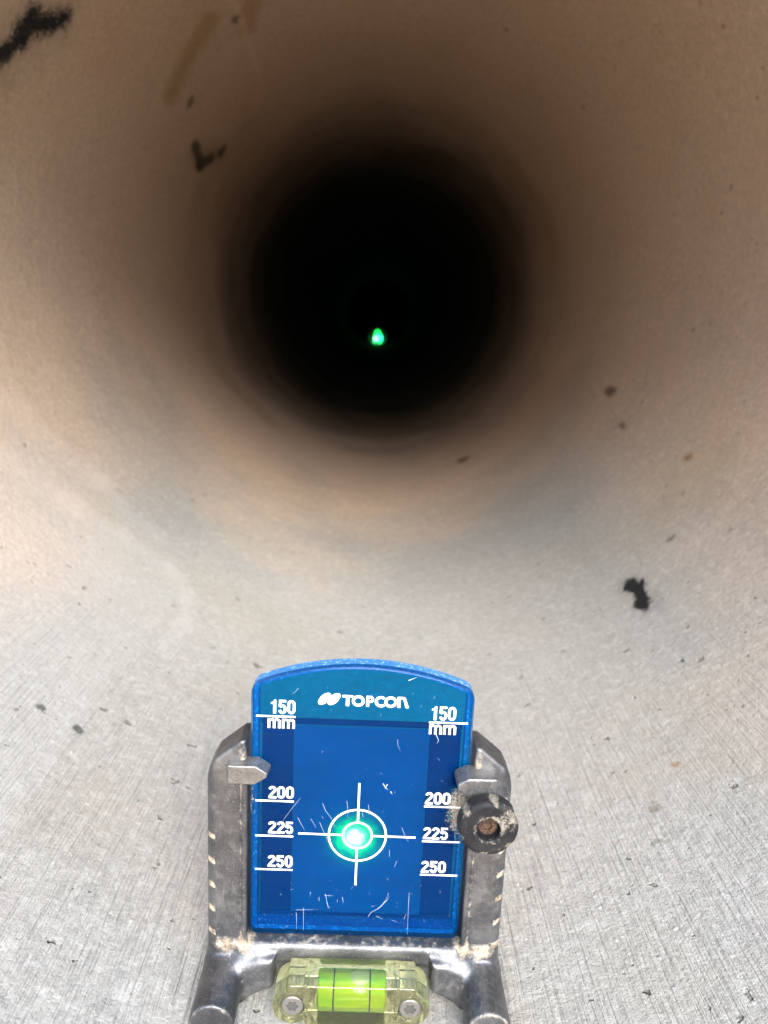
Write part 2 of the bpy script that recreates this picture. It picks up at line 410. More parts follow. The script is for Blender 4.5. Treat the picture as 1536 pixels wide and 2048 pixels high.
def blue_plastic(name, clear, body, fac, trans=.5, dirty=True, scuff=True, lift=0.):
    """tinted acrylic: part clear, part milky"""
    s = NT(name); P = s.obj()
    sx = s.n('ShaderNodeSeparateXYZ'); s.put(sx.inputs[0], P); x, y, z = sx.outputs
    n1, n2 = s.noise(P, 25, 3, .5), s.noise(s.vm('MULTIPLY', P, (.15, 1, 1)), 220, 2, .5)
    bc = s.mix(s.rng(n1, .35, .65, 0, .5), body, tuple(c*.75 for c in body))
    bc = s.mix(s.rng(n2, .35, .65, 0, .25), bc, tuple(min(1, c*1.35) for c in body))
    tp = s.sh('ShaderNodeBsdfTransparent', Color=clear)
    df = s.sh('ShaderNodeBsdfDiffuse', Color=bc); tl = s.sh('ShaderNodeBsdfTranslucent', Color=bc)
    milk = s.mixs(trans, df, tl)
    core = s.mixs(fac, tp, milk)
    b, c = s.noise(P, 380, 4, .7), s.noise(P, 1300, 3, .6)
    if dirty:
        ax = s.math('ABSOLUTE', x)
        edge = s.rng(ax, .030, .0415, 0, .34)
        mid = s.rng(s.math('ABSOLUTE', s.math('SUBTRACT', z, .083)), .006, .026, 1, 0)
        rgt = s.math('MULTIPLY', s.rng(x, .022, .036, 0, .25), s.rng(s.math('ABSOLUTE', s.math('SUBTRACT', z, .080)), .004, .020, 1, 0))
        dv = s.math('ADD', s.math('MULTIPLY', edge, mid), rgt)
        low = s.rng(z, .045, .024, 0, .06)
        dv = s.math('ADD', dv, low)
        sp = s.vm('LENGTH', s.vm('MULTIPLY', s.vm('SUBTRACT', P, (.0245, 0, .1285)), (1, 0, .6)))
        dv = s.math('ADD', dv, s.rng(sp, .001, .0048, .26, 0))
        thr = s.math('SUBTRACT', .98, s.math('MULTIPLY', dv, 1.35))
        mk = s.rng(s.math('ADD', s.math('MULTIPLY', b, .6), s.math('MULTIPLY', c, .4)), s.math('SUBTRACT', thr, .04), s.math('ADD', thr, .10), 0, .8)
        dust = s.sh('ShaderNodeBsdfDiffuse', Color=s.mix(s.rng(c, .4, .6), (.20, .17, .13), (.40, .36, .29)))
        core = s.mixs(mk, core, dust)
    if scuff:                                   # chafed white specks on the rim
        rimm = s.rng(y, .0028, .0034, 0, 1)
        core = s.mixs(s.math('MULTIPLY', rimm, .62), core, s.sh('ShaderNodeBsdfDiffuse', Color=s.mix(s.noise(P, 300, 3, .6), (.03, .15, .42), (.10, .32, .62))))
        spk = s.math('MULTIPLY', s.math('MULTIPLY', s.rng(s.noise(P, 650, 3, .7), .55, .66), rimm), .75)
        core = s.mixs(spk, core, s.sh('ShaderNodeBsdfDiffuse', Color=(.42, .58, .78)))
    gl = s.sh('ShaderNodeBsdfGlossy', Color=(1, 1, 1), Roughness=.2)
    fr = s.n('ShaderNodeFresnel'); fr.inputs['IOR'].default_value = 1.45
    s.put(fr.inputs['Normal'], s.bump(b, .15, .0002))
    return s.fin(s.mixs(s.math('MULTIPLY', fr.outputs[0], .18), core, gl))
def flat(name, col, rough=.6, metal=0., em=None, es=0.):
    s = NT(name); b = s.bsdf(**{'Base Color': col, 'Roughness': rough, 'Metallic': metal})
    if em: s.put(b.inputs['Emission Color'], em); b.inputs['Emission Strength'].default_value = es
    return s.fin(b)
M_METAL, M_KNOB = metal(), black_knob()
M_WHITE = flat('white_print', (.86, .88, .88), .55)
M_PANEL = blue_plastic('blue_acrylic', (.05, .59, .86), (.004, .14, .34), .15, .6)
M_BACK = blue_plastic('blue_backing', (.16, .45, .78), (.024, .43, .45), .72, .45, False, False)
M_RIB = blue_plastic('navy_rib', (.01, .12, .40), (.002, .045, .17), .85, .4, False, False)

# ------------------------------------------------------------------ the laser target
tgt = bpy.data.objects.new('laser_target', None); scn.collection.objects.link(tgt)
tgt.location = (0, .25619, -.26096); tgt.rotation_euler = (R(-1.5), 0, 0)
tgt.empty_display_size = .02
tag(tgt, 'blue acrylic laser target plate in worn grey metal frame on the pipe floor', 'laser target')

# cast frame -------------------------------------------------------
H = .55
lo, hi = (-63, -32, -3), (63, 24, 113)
X, Y, Z = grid(lo, hi, H)
AX = np.abs(X)
arch = np.sqrt((X/43.)**2+((Z+3.)/14.)**2)
up = spolyXZ(AX, Z, [(42.6, 6), (57.8, 6), (57.6, 92), (56.6, 97), (54.2, 101.5), (44.6, 109.4), (42.6, 109.4)])
up = slab(up, Y, -4.0, 11, 1.3)
cham = ((AX-57.7)*.72 + (-4.0-Y)*.70) + 2.2                         # outer front chamfer of the uprights
up = smax(up, cham, 1.0)
lip = slab(spolyXZ(AX, Z, [(41.9, 20), (44.2, 20), (44.2, 100), (41.9, 100)]), Y, -4.9, -2, .6)
up = np.minimum(up, lip)
bar = sbox(X, Y, Z, (0, 3, 19.0), (46, 8, 4.4), 2.6)
web = np.minimum(sbox(X, Y, Z, (0, 2.5, 10), (50, 5, 11), 1.), slab(spolyXZ(AX, Z, [(30.6, -2), (50, -2), (50, 10.5), (44, 15.5), (37, 19), (30.6, 19.5)]), Y, -9, 3, 2.2))
body = smin(smin(up, bar, 2.2), web, 2.5)
arm = scap(AX, Y, Z, (37, -1, 17.5), (52, -7, 9.5), 5.2)
arm2 = scap(AX, Y, Z, (50, 4, 15), (51, 2, 9), 7.0)
foot = scylY(AX, Y, Z, (51, 8.5), 8.4, -28, 20, 1.0)
body = smin(smin(body, arm, 3.0), arm2, 4.0)
body = smin(body, foot, 2.2)
body = smax(body, (1-arch)*14, 1.2)
for sx_, zs in ((-1, (68.6, 58.1, 47.6, 37.1, 26.6)), (1, (66.4, 55.8, 45.2, 34.6, 24.0))):
    for z in zs:
        body = smax(body, -scap(X, Y, Z, (sx_*55.2, -4.4, z), (sx_*61, -2.2, z+.8), 1.35), .5)
me, VV = sdf_mesh('frame', body, lo, H)
fr = link('frame', me, M_METAL, tgt, True)
x, y, z = VV.T; ax_ = np.abs(x)
g = lambda cx, cy, cz, sx, sy, sz: np.exp(-((ax_-cx)/sx)**2-((y-cy)/sy)**2-((z-cz)/sz)**2)
dv = .95*g(50, -4, 22, 6, 6, 4.5) + .85*g(46.0, -9, 10, 4.5, 5, 5) + .7*g(42.5, -4, 23, 2.5, 5, 4) + .8*g(43.5, -3, 100, 2.5, 6, 9)
dv += .45*np.exp(-((z-23.3)/1.2)**2)*(ax_ < 44)*(y < 2) + .55*np.exp(-((ax_-44.3)/.7)**2)*(z > 22)*(z < 98)*(y < -1)
for sx_, zs in ((-1, (68.6, 58.1, 47.6, 37.1, 26.6)), (1, (66.4, 55.8, 45.2, 34.6, 24.0))):
    for zz in zs:
        dv += 1.1*np.exp(-(np.maximum(np.abs(z-zz-.3)-.9, 0)/.35)**2)*(x*sx_ > 54.2)*(y < -.2)*np.exp(-(np.maximum(x*sx_-56.5, 0)/1.0)**2)
dv += .5*np.exp(-((y+28)/1.2)**2)*(np.abs(np.hypot(ax_-51, z-8.5)-8) < .9)
dv += .6*(x > 0)*g(50, -4, 92, 5, 5, 8)
at = me.attributes.new('dirt', 'FLOAT', 'POINT'); at.data.foreach_set('value', np.clip(dv, 0, 1.2).astype(np.float32))

# acrylic plate ----------------------------------------------------
def arc_outline(hw, zb, zc, zt, rb=3., rc=5.):
    """plate outline: straight sides, shallow arched top with rounded shoulders"""
    P = []
    def corner(cx, cz, r, a0, a1, n=7):
        for i in range(n+1):
            a = R(a0+(a1-a0)*i/n); P.append((cx+r*math.cos(a), cz+r*math.sin(a)))
    corner(-hw+rb, zb+rb, rb, 180, 270); corner(hw-rb, zb+rb, rb, 270, 360)
    half, rise = hw-rc*.62, zt-zc
    Rr = (half**2+rise**2)/(2*rise); phi = math.degrees(math.asin(half/Rr))
    # shoulder: from side tangent (0 deg) to arc tangent (90-phi)
    ca = 90-phi
    sxz = (half-rc*math.cos(R(ca)), zc-rc*math.sin(R(ca)))
    corner(hw-rc, sxz[1], rc, 0, ca)
    for i in range(1, 32):
        a = 90-phi+2*phi*i/32; P.append((Rr*math.cos(R(a)), zt-Rr+Rr*math.sin(R(a))))
    corner(-hw+rc, sxz[1], rc, 180-ca, 180)
    return P
OUT = arc_outline(41.4, 23.7, 131.0, 138.4)
def inset(P, d):
    n = len(P); Q = []
    for i in range(n):
        a, b, c = P[i-1], P[i], P[(i+1) % n]
        n1 = Vector((a[1]-b[1], b[0]-a[0])).normalized() if a != b else Vector((0, 0))
        n2 = Vector((b[1]-c[1], c[0]-b[0])).normalized() if b != c else Vector((0, 0))
        nn = (n1+n2).normalized() if (n1+n2).length else n1
        Q.append((b[0]+nn.x*d, b[1]+nn.y*d))
    return Q
def clean(P):
    Q = [P[0]]
    for p in P[1:]:
        if math.dist(p, Q[-1]) > .05: Q.append(p)
    if math.dist(Q[0], Q[-1]) < .05: Q.pop()
    return Q
OUT = clean(OUT)
def lathe_outline(name, layers, mat, parent):
    V, Fc, n = [], [], len(layers[0][0])
    for P, yy in layers: V += [(p[0]*.001, yy*.001, p[1]*.001) for p in P]
    for k in range(len(layers)-1):
        for i in range(n):
            j = (i+1) % n; Fc.append([k*n+i, k*n+j, (k+1)*n+j, (k+1)*n+i])
    Fc.append(list(range(n))); Fc.append([(len(layers)-1)*n+i for i in range(n)][::-1])
    o = link(name, mesh(name, V, Fc), mat, parent)
    return o
I6, I22 = inset(OUT, .7), inset(OUT, 2.4)
panel = lathe_outline('panel', [(I6, 0), (inset(OUT, .2), .25), (OUT, .8), (OUT, 8.0), (inset(OUT, .5), 8.6), (inset(OUT, 1.9), 8.6), (I22, 8.2), (I22, 2.6)], M_PANEL, tgt)
tag(panel, 'blue tinted clear plate with arched top')
def boxp(name, x0, x1, y0, y1, z0, z1, mat, parent, bv=.3):
    V = [(a*.001, b*.001, c*.001) for a in (x0, x1) for b in (y0, y1) for c in (z0, z1)]
    o = link(name, mesh(name, V, [[0, 1, 3, 2], [4, 6, 7, 5], [0, 4, 5, 1], [2, 3, 7, 6], [0, 2, 6, 4], [1, 5, 7, 3]]), mat, parent)
    if bv: bevel(o, bv*.001, 2)
    return o
back = boxp('backing_plate', -25.7, 25.7, 3.0, 3.9, 32.0, 112.6, M_BACK, tgt)
boxp('side_rib', -37.6, -25.9, 3.2, 5.6, 32.6, 112, M_RIB, tgt)
boxp('side_rib', 25.9, 37.6, 3.2, 5.6, 32.6, 112, M_RIB, tgt)
boxp('cross_rib', -38, 38, 3.2, 5.8, 113.0, 114.6, M_RIB, tgt)
boxp('cross_rib', -38, 38, 3.2, 5.8, 30.2, 31.6, M_RIB, tgt)

# printed scale, crosshair and maker's mark -------------------------
class Print:
    def __init__(s, y=-.05): s.V, s.F, s.y, s.k = [], [], y, 0
    def poly(s, P):
        i = len(s.V); yy = s.y-.0025*(s.k % 12); s.k += 1
        s.V += [(p[0]*.001, yy*.001, p[1]*.001) for p in P]; s.F.append(list(range(i, i+len(P))))
    def stroke(s, P, wd, closed=False, w1=None):
        n = len(P); L, Rr = [], []
        for i in range(n):
            p = Vector(P[i])
            a = Vector(P[i-1]) if (i or closed) else None; c = Vector(P[(i+1) % n]) if (i < n-1 or closed) else None
            d1 = (p-a).normalized() if a is not None else None; d2 = (c-p).normalized() if c is not None else None
            if d1 is None: d1 = d2
            if d2 is None: d2 = d1
            t = (d1+d2).normalized(); nn = Vector((-t.y, t.x)); k = 1/max(.45, nn.dot(Vector((-d1.y, d1.x))))
            ww = wd if w1 is None else wd+(w1-wd)*i/(n-1)
            L.append(p+nn*ww/2*k); Rr.append(p-nn*ww/2*k)
        i0 = len(s.V); yy = s.y-.0025*(s.k % 12); s.k += 1
        for a, b in zip(L, Rr): s.V += [(a.x*.001, yy*.001, a.y*.001), (b.x*.001, yy*.001, b.y*.001)]
        for i in range(n if closed else n-1):
            j = (i+1) % n; s.F.append([i0+2*i, i0+2*i+1, i0+2*j+1, i0+2*j])
    def build(s, name, mat, parent): return link(name, mesh(name, s.V, s.F), mat, parent)
def arcp(cx, cz, rx, rz, a0, a1, n=14):
    return [(cx+rx*math.cos(R(a0+(a1-a0)*i/n)), cz+rz*math.sin(R(a0+(a1-a0)*i/n))) for i in range(n+1)]
def glyph(p, ch, x, z, w, h, t):
    """condensed bold figure; x,z lower left of its box"""
    a, b = x+t/2, x+w-t/2; lo_, hi_ = z+t/2, z+h-t/2; cx = x+w/2; rx = (b-a)/2
    if ch == '0':
        r = rx*1.15
        p.stroke(arcp(cx, hi_-r, rx, r, 0, 180)+arcp(cx, lo_+r, rx, r, 180, 360), t, True)
    elif ch == '1':
        p.poly([(cx-.1, z), (cx-.1+t*1.12, z), (cx-.1+t*1.12, z+h), (cx+.28, z+h), (cx-.1, z+h*.86)])
        p.poly([(cx-.95, z+h*.70), (cx-.1, z+h*.70), (cx-.1, z+h*.86), (cx-.95, z+h*.80)])
    elif ch == '2':
        r = rx
        p.stroke(arcp(cx, hi_-r, rx, r, 172, -28)+[(a+.45, lo_+1.0), (a+.05, lo_+.25), (a, z+.05)], t)
        p.poly([(x, z), (x+w, z), (x+w, z+t*.9), (x, z+t*.9)])
    elif ch == '5':
        p.stroke([(a+.05, z+h*.50), (a+.25, z+h-.15)], t*.95)
        p.poly([(x+.2, z+h-t*.9), (x+w-.15, z+h-t*.9), (x+w-.15, z+h), (x+.2, z+h)])
        r = rx
        p.stroke([(a+.1, z+h*.50)]+arcp(cx, lo_+h*.245, rx, h*.245+.1, 128, -165, 18), t)
    elif ch == 'm':
        xs = [a, cx, b]
        for q in xs: p.poly([(q-t/2, z), (q+t/2, z), (q+t/2, z+h*(.98 if q == a else .80)), (q-t/2, z+h*(.98 if q == a else .80))])
        for q0, q1 in ((a, cx), (cx, b)):
            rr = (q1-q0)/2; p.stroke([(q0, z+h*.66)]+arcp((q0+q1)/2, z+h*.70, rr, h*.30-t/2, 150, 0, 10)+[(q1, z+h*.62)], t*.92)
def word(p, txt, x, z, adv, w, h, t):
    for i, ch in enumerate(txt): glyph(p, ch, x+i*adv, z, w, h, t)
for txt, zb in (('150', 117.6), ('200', 82.6), ('225', 67.6), ('250', 52.9)):
    hgt = 5.5 if txt == '150' else 5.1
    xl, xr = (-39.4, -24.9), (24.8, 39.3)
    for (x0, x1), dx, tx, tz, dz in ((xl, .2, -34.5, 1.27, .12), (xr, -.25, 25.1, .85, -.15)):
        pr = Print(); e = dx*.6
        pr.poly([(x0, zb-.33+e), (x1, zb-.33+e), (x1, zb+.33+e), (x0, zb+.33+e)])
        word(pr, txt, tx, zb+tz, 3.3, 2.95, hgt, .92)
        if txt == '150':
            x0 = -35.1 if tx < 0 else 25.0
            glyph(pr, 'm', x0, zb-4.75+dz, 4.75, 3.9, .88); glyph(pr, 'm', x0+5.3, zb-4.75+dz, 4.75, 3.9, .88)
        tag(pr.build('scale_mark', M_WHITE, panel), 'white printed %s mark, %s column' % (txt+(' mm' if txt == '150' else ''), 'left' if tx < 0 else 'right'))
pc = Print(-.06)
cx, cz, t = -.2, 69.05, .72
pc.stroke(arcp(cx, cz, 11.0, 11.0, 0, 357, 95), t, True); pc.stroke(arcp(cx, cz, 5.55, 5.55, 0, 355, 71), t, True)
pc.stroke([(-22.9, cz+.1), (cx-5.4, cz)], t); pc.stroke([(cx+5.4, cz), (22.2, cz-.1)], t)
pc.stroke([(cx, cz+5.4), (cx, 91.4)], t); pc.stroke([(cx, cz-5.4), (cx, 47.2)], t)
pc.build('crosshair', M_WHITE, panel)
pl = Print(-.055)
def X8(v): return -7.7+(v-500)*.0316
hb, ht, t = 122.9, 127.2, .88
# two leaf emblem with the slit
for ex, sh in ((292, 0), (402, 0)):
    E = []
    for i in range(48):
        a = 2*math.pi*i/48; p, q = 2.95*math.cos(a), 1.55*math.sin(a); b = R(46)
        E.append((X8(ex)+p*math.cos(b)-q*math.sin(b), 125.45+p*math.sin(b)+q*math.cos(b)))
    top = [(a, max(b, 125.65)) for a, b in E]; bot = [(a, min(b, 125.32)) for a, b in E]
    for Q in (top, bot):
        pl.poly(clean(Q))
pl.poly([(X8(500), ht-t), (X8(625), ht-t), (X8(625), ht), (X8(500), ht)])
pl.poly([(X8(562)-.58, hb), (X8(562)+.58, hb), (X8(562)+.58, ht-t*.5), (X8(562)-.58, ht-t*.5)])
pl.stroke(arcp(X8(687), (hb+ht)/2, 1.85, (ht-hb)/2-t/2, 0, 354, 40), 1.0, True)
pl.poly([(X8(780), hb), (X8(780)+1.05, hb), (X8(780)+1.05, ht), (X8(780), ht)])
pl.stroke([(X8(780)+.6, ht-t/2)]+arcp(X8(828), ht-1.35, .85, 1.35-t/2, 90, -90, 12)+[(X8(780)+.6, ht-2.7+t/2)], t)
pl.stroke(arcp(X8(952), (hb+ht)/2, 1.75, (ht-hb)/2-t/2, 48, 312, 26), 1.0)
pl.stroke(arcp(X8(1067), (hb+ht)/2, 1.85, (ht-hb)/2-t/2, 0, 354, 40), 1.0, True)
pl.poly([(X8(1145), hb), (X8(1145)+1.1, hb), (X8(1145)+1.1, ht), (X8(1145), ht)])
pl.poly([(X8(1160), ht-.9), (X8(1215), ht-.9), (X8(1225), ht), (X8(1160), ht)])
pl.poly([(X8(1280)-1.15, hb), (X8(1280), hb), (X8(1240), ht-.45), (X8(1225), ht), (X8(1205), ht)])
pl.build('maker_lettering', M_WHITE, panel)
# gouges through the printed name (the blue shows again) and scratches in the plate
M_GOUGE = flat('gouge_blue', (.006, .13, .34), .5)
for gl_ in ([([(X8(775), 122.7), (X8(800), 124.6), (X8(838), 128.0)], .16, .30)],
            [([(X8(905), 126.4), (X8(930), 123.8), (X8(942), 122.6)], .30, .18)], [([(X8(886), 126.2), (X8(905), 124.2)], .2, .2)],
            [([(-31.4, 73.9), (-29.8, 71.4)], .18, .18)]):
    gp = Print(-.12)
    for P, w0, w1 in gl_: gp.stroke(P, w0, w1=w1)
    gp.build('gouge', M_GOUGE, panel)
SCR = [[(-22.4,84.3),(-25.6,79.6),(-28.4,75.3),(-28.9,73.6)],[(-23.2,75.9),(-21.8,73.0),(-20.4,70.4)],[(-18.2,75.7),(-17.1,73.6),(-16.1,71.7)],[(-13.8,82.3),(-12.6,79.2),(-10.6,76.3),(-8.8,72.2)],[(-14.9,74.3),(-13.5,71.2),(-12.3,68.3),(-11.6,66.0)],[(-4.8,83.7),(-4.4,81.2),(-4.0,76.6)],[(3.5,82.5),(3.9,79.8),(3.8,78.1)],[(1.4,78.9),(1.8,76.8)],[(16.7,73.1),(18.5,69.0),(19.6,66.9)],[(12.3,63.2),(12.5,60.0)],[(15.5,58.4),(14.6,55.7)],[(13.3,42.4),(11.1,39.2),(8.4,36.4)],[(12.6,41.0),(9.7,37.4),(8.6,36.2)],[(-11.2,39.7),(-10.6,37.5),(-9.9,36.2)],[(-14.3,41.4),(-14.1,39.2)],[(-17.6,43.5),(-17.9,41.3)],[(-5.1,41.7),(-4.7,38.9)],[(-7.0,40.3),(-7.0,38.8)],[(-23.2,35.2),(-20.3,35.3),(-16.1,35.7)],[(-12.2,42.3),(-10.5,42.0),(-8.6,42.3)],[(8.7,91.6),(10.1,89.2)],[(10.4,91.4),(9.7,89.8),(10.9,89.2)],[(11.7,88.4),(12.5,87.2)],[(7.6,96.0),(8.2,95.5)],[(5.3,33.1),(6.5,35.2),(10.3,37.7),(13.0,43.7)],[(21.0,44.5),(21.1,35.1),(21.2,25.5)],[(8.4,33.5),(11.3,32.1)],[(14.7,31.9),(16.8,31.1)],[(19.5,32.4),(20.3,34.8)],[(-23.0,34.1),(-22.8,26.4)],[(-20.2,36.3),(-20.1,25.9)],[(-11.9,42.8),(-10.5,36.4)],[(13.4,110.0),(13.7,107.6),(14.6,105.4)],[(27.4,113.4),(28.8,110.3),(28.3,108.9)],[(16.4,133.9),(19.4,135.3)],[(-24.0,129.3),(-25.1,127.7),(-26.3,126.9)],[(-14.2,104.4),(-14.9,103.3)]]
rnd = random.Random(4)
sc_ = Print(-.09)
for i, P in enumerate(SCR):
    wd = .13 if i not in (33, 22, 20, 21, 34) else .32
    sc_.stroke([(a+rnd.uniform(-.08, .08), b) for a, b in P], wd*rnd.uniform(.7, 1.2), w1=.05)
for i in range(60):
    a, b = rnd.uniform(-38, 38), rnd.choice((rnd.uniform(26, 50), rnd.uniform(26, 130)))
    l, an = rnd.uniform(.2, 1.5)**1.3, rnd.gauss(90, 35)
    sc_.stroke([(a, b), (a+l*math.cos(R(an)), b+l*math.sin(R(an)))], rnd.uniform(.04, .10), w1=.03)
def scratchmat():
    s = NT('scratch'); return s.fin(s.mixs(.55, s.sh('ShaderNodeBsdfTransparent'), s.sh('ShaderNodeBsdfDiffuse', Color=(.55, .70, .82))))
sm = sc_.build('scratches', scratchmat(), panel); sm['kind'] = 'stuff'

# pointers ---------------------------------------------------------
def prism(name, P, y0, y1, taper, mat, parent, bv=.5):
    n = len(P); mx = sum(p[0] for p in P)/n; mz = sum(p[1] for p in P)/n
    V = [(p[0]*.001, y1*.001, p[1]*.001) for p in P] + [((mx+(p[0]-mx)*taper)*.001, y0*.001, (mz+(p[1]-mz)*taper)*.001) for p in P]
    Fc = [[n+i for i in range(n)], list(range(n))[::-1]] + [[i, (i+1) % n, n+(i+1) % n, n+i] for i in range(n)]
    o = link(name, mesh(name, V, Fc), mat, parent); bevel(o, bv*.001, 3, 25)
    return o
def shiny():
    s = NT('worn_bright_alloy'); P = s.obj(); a, b = s.noise(P, 160, 4, .6), s.noise(P, 900, 3, .6)
    col = s.mix(s.rng(a, .35, .65), (.16, .16, .16), (.27, .27, .265)); col = s.mix(s.rng(b, .58, .7, 0, .5), col, (.26, .22, .16))
    return s.fin(s.bsdf(**{'Base Color': col, 'Metallic': .8, 'Roughness': s.rng(b, .35, .65, .26, .5), 'Normal': s.bump(b, .5, .0002)}))
M_SHINY = shiny()
ZP = 97.9
pL = prism('pointer', [(-49.4, ZP-4.2), (-38.6, ZP-4.2), (-33.6, ZP-.9), (-33.4, ZP+1.0), (-38.0, ZP+4.0), (-49.4, ZP+4.0)], -8.0, -1.0, .90, M_SHINY, tgt)
tag(pL, 'left pointer with an engraved ring')
rg = Print(-8.04); rg.stroke(arcp(-45.3, ZP-.1, 2.1, 2.1, 0, 354, 40), .28, True)
rg.build('engraved_ring', flat('groove', (.07, .065, .06), .7), pL)
pR = prism('pointer', [(50.6, ZP-5.5), (50.6, ZP+3.6), (39.2, ZP+3.4), (35.2, ZP+1.0), (35.4, ZP-1.4), (40.0, ZP-5.0)], -11.0, -1.0, .93, M_SHINY, tgt, .7)
boxp('clamp_block', 40.5, 54.5, -11.6, -3.0, 86, 94.6, M_METAL, tgt, 1.0)

# clamp knob -------------------------------------------------------
H = .3; KX, KZ = 46.6, 86.6
lo, hi = (KX-13, -22, KZ-13), (KX+13, -9, KZ+13)
X, Y, Z = grid(lo, hi, H)
k = scylY(X, Y, Z, (KX, KZ), 10.9, -19.6, -11.8, 2.2)
for i in range(6):
    a = R(90+60*i-8); k = smax(k, -scap(X, Y, Z, (KX+12.3*math.cos(a), -25, KZ+12.3*math.sin(a)), (KX+12.3*math.cos(a), -8, KZ+12.3*math.sin(a)), 2.0), 1.0)
k = smax(k, -scylY(X, Y, Z, (KX, KZ-.3), 4.2, -26, -15.5, .3), .7)
me, VV = sdf_mesh('knob', k, lo, H)
kn = link('knob', me, M_KNOB, tgt, True); tag(kn, 'black lobed clamp knob, dusty')
x, y, z = VV.T; rr = np.hypot(x-KX, z-KZ); an = np.arctan2(z-KZ, x-KX)
dv = np.zeros(len(x))
for i in range(6):
    a = R(90+60*i-8); dv += .95*np.exp(-(((x-KX-10.8*math.cos(a))**2+(z-KZ-10.8*math.sin(a))**2)/1.5**2))
dv += .30*np.exp(-((rr-5)/1.0)**2)*(y < -18) + .50*np.exp(-((x-KX-6)**2+(z-KZ-3)**2)/18) + .10
at = me.attributes.new('dirt', 'FLOAT', 'POINT'); at.data.foreach_set('value', np.clip(dv, 0, 1.2).astype(np.float32))
def rust():
    s = NT('rusty_steel'); P = s.obj(); a, b = s.noise(P, 420, 4, .65), s.noise(P, 1500, 3, .6)
    col = s.mix(s.rng(a, .35, .65), (.018, .009, .006), (.075, .034, .017)); col = s.mix(s.rng(b, .55, .7, 0, .5), col, (.20, .15, .10))
    return s.fin(s.bsdf(**{'Base Color': col, 'Roughness': .8, 'Metallic': .2, 'Normal': s.bump(a, 1, .0006)}))
M_RUST = rust()
def disc(name, cx, cz, r, y0, y1, mat, parent, seg=40, bv=.25, sock=0., slots=0):
    """round head with a star socket pressed into its face"""
    V, Fc, n = [], [], seg
    def rng_(rad, yy, star=0):
        i0 = len(V)
        for i in range(n):
            a = 2*math.pi*i/n; q = rad*(1+star*math.cos(slots*a)) if star else rad
            V.append(((cx+q*math.cos(a))*.001, yy*.001, (cz+q*math.sin(a))*.001))
        return i0
    L = [rng_(r, y1), rng_(r, y0+.35), rng_(r-.35, y0)]
    if sock: L += [rng_(sock, y0, .16 if slots else 0), rng_(sock*.94, y0+.9, .16 if slots else 0)]
    for a, b in zip(L, L[1:]):
        for i in range(n): j = (i+1) % n; Fc.append([a+i, a+j, b+j, b+i][::-1])
    Fc.append([L[-1]+i for i in range(n)]); Fc.append([L[0]+i for i in range(n)][::-1])
    me = mesh(name, V, Fc); o = link(name, me, mat, parent)
    return o
disc('screw', KX, KZ-.3, 3.6, -16.6, -14.8, M_RUST, kn, 40, sock=1.7, slots=6)

# spirit level -----------------------------------------------------
H = .33
lo, hi = (-32, -21.5, -1), (32, -2.5, 20.5)
X, Y, Z = grid(lo, hi, H)
AX = np.abs(X)
lug = scylY(AX, Y, Z, (22.2, 9.0), 7.4, -19.6, -5.0, .6)
cor = sbox(X, Y, Z, (0, -12.2, 13.4), (24.5, 7.2, 5.0), 1.2)
mid = sbox(X, Y, Z, (0, -12.3, 9.6), (17.5, 7.3, 8.8), .8)
k = smin(smin(lug, mid, 1.0), cor, 1.0)
cav = scap(X, Y, Z, (-13.6, -12.2, 10.0), (13.6, -12.2, 10.0), 6.55)
cav = np.maximum(cav, AX-13.9)
for sx_ in (-1, 1): k = smax(k, -scylY(X, Y, Z, (sx_*22.2, 9.1), 4.6, -25, -17.6, .1), .25)
me, VV = sdf_mesh('spirit_level', k, lo, H)
def acrylic():
    s = NT('clear_acrylic'); P = s.obj()
    sx = s.n('ShaderNodeSeparateXYZ'); s.put(sx.inputs[0], P)
    a, b = s.noise(P, 120, 4, .6), s.noise(P, 700, 4, .65)
    hz = s.mixs(.5, s.sh('ShaderNodeBsdfDiffuse', Color=(.45, .45, .29)), s.sh('ShaderNodeBsdfTranslucent', Color=(.52, .54, .30)))  # cloudy plastic; its yellow tint stands in for light scattered from the vial
    ends = s.rng(s.math('ABSOLUTE', sx.outputs[0]), .0145, .0185, .01, .08)
    fac = s.math('ADD', s.rng(b, .45, .75, .05, .13), ends)
    gl = s.n('ShaderNodeBsdfGlass'); gl.inputs['IOR'].default_value = 1.46; gl.inputs['Roughness'].default_value = .02
    s.put(gl.inputs['Color'], (.97, .97, .80)); s.put(gl.inputs['Normal'], s.bump(a, .1, .0002))
    return s.fin(s.mixs(fac, gl.outputs[0], hz))
lev = link('spirit_level', me, acrylic(), tgt, True); tag(lev, 'clear acrylic spirit level block with a yellow-green vial')
def lathe_x(name, prof, cy, cz, mat, parent, n=48):
    V, Fc = [], []
    for x_, r_ in prof:
        for i in range(n):
            a = 2*math.pi*i/n; V.append((x_*.001, (cy+r_*math.cos(a))*.001, (cz+r_*math.sin(a))*.001))
    for k_ in range(len(prof)-1):
        for i in range(n): j = (i+1) % n; Fc.append([k_*n+i, k_*n+j, (k_+1)*n+j, (k_+1)*n+i][::-1])
    Fc.append(list(range(n))); Fc.append([(len(prof)-1)*n+i for i in range(n)][::-1])
    return link(name, mesh(name, V, Fc), mat, parent, True)
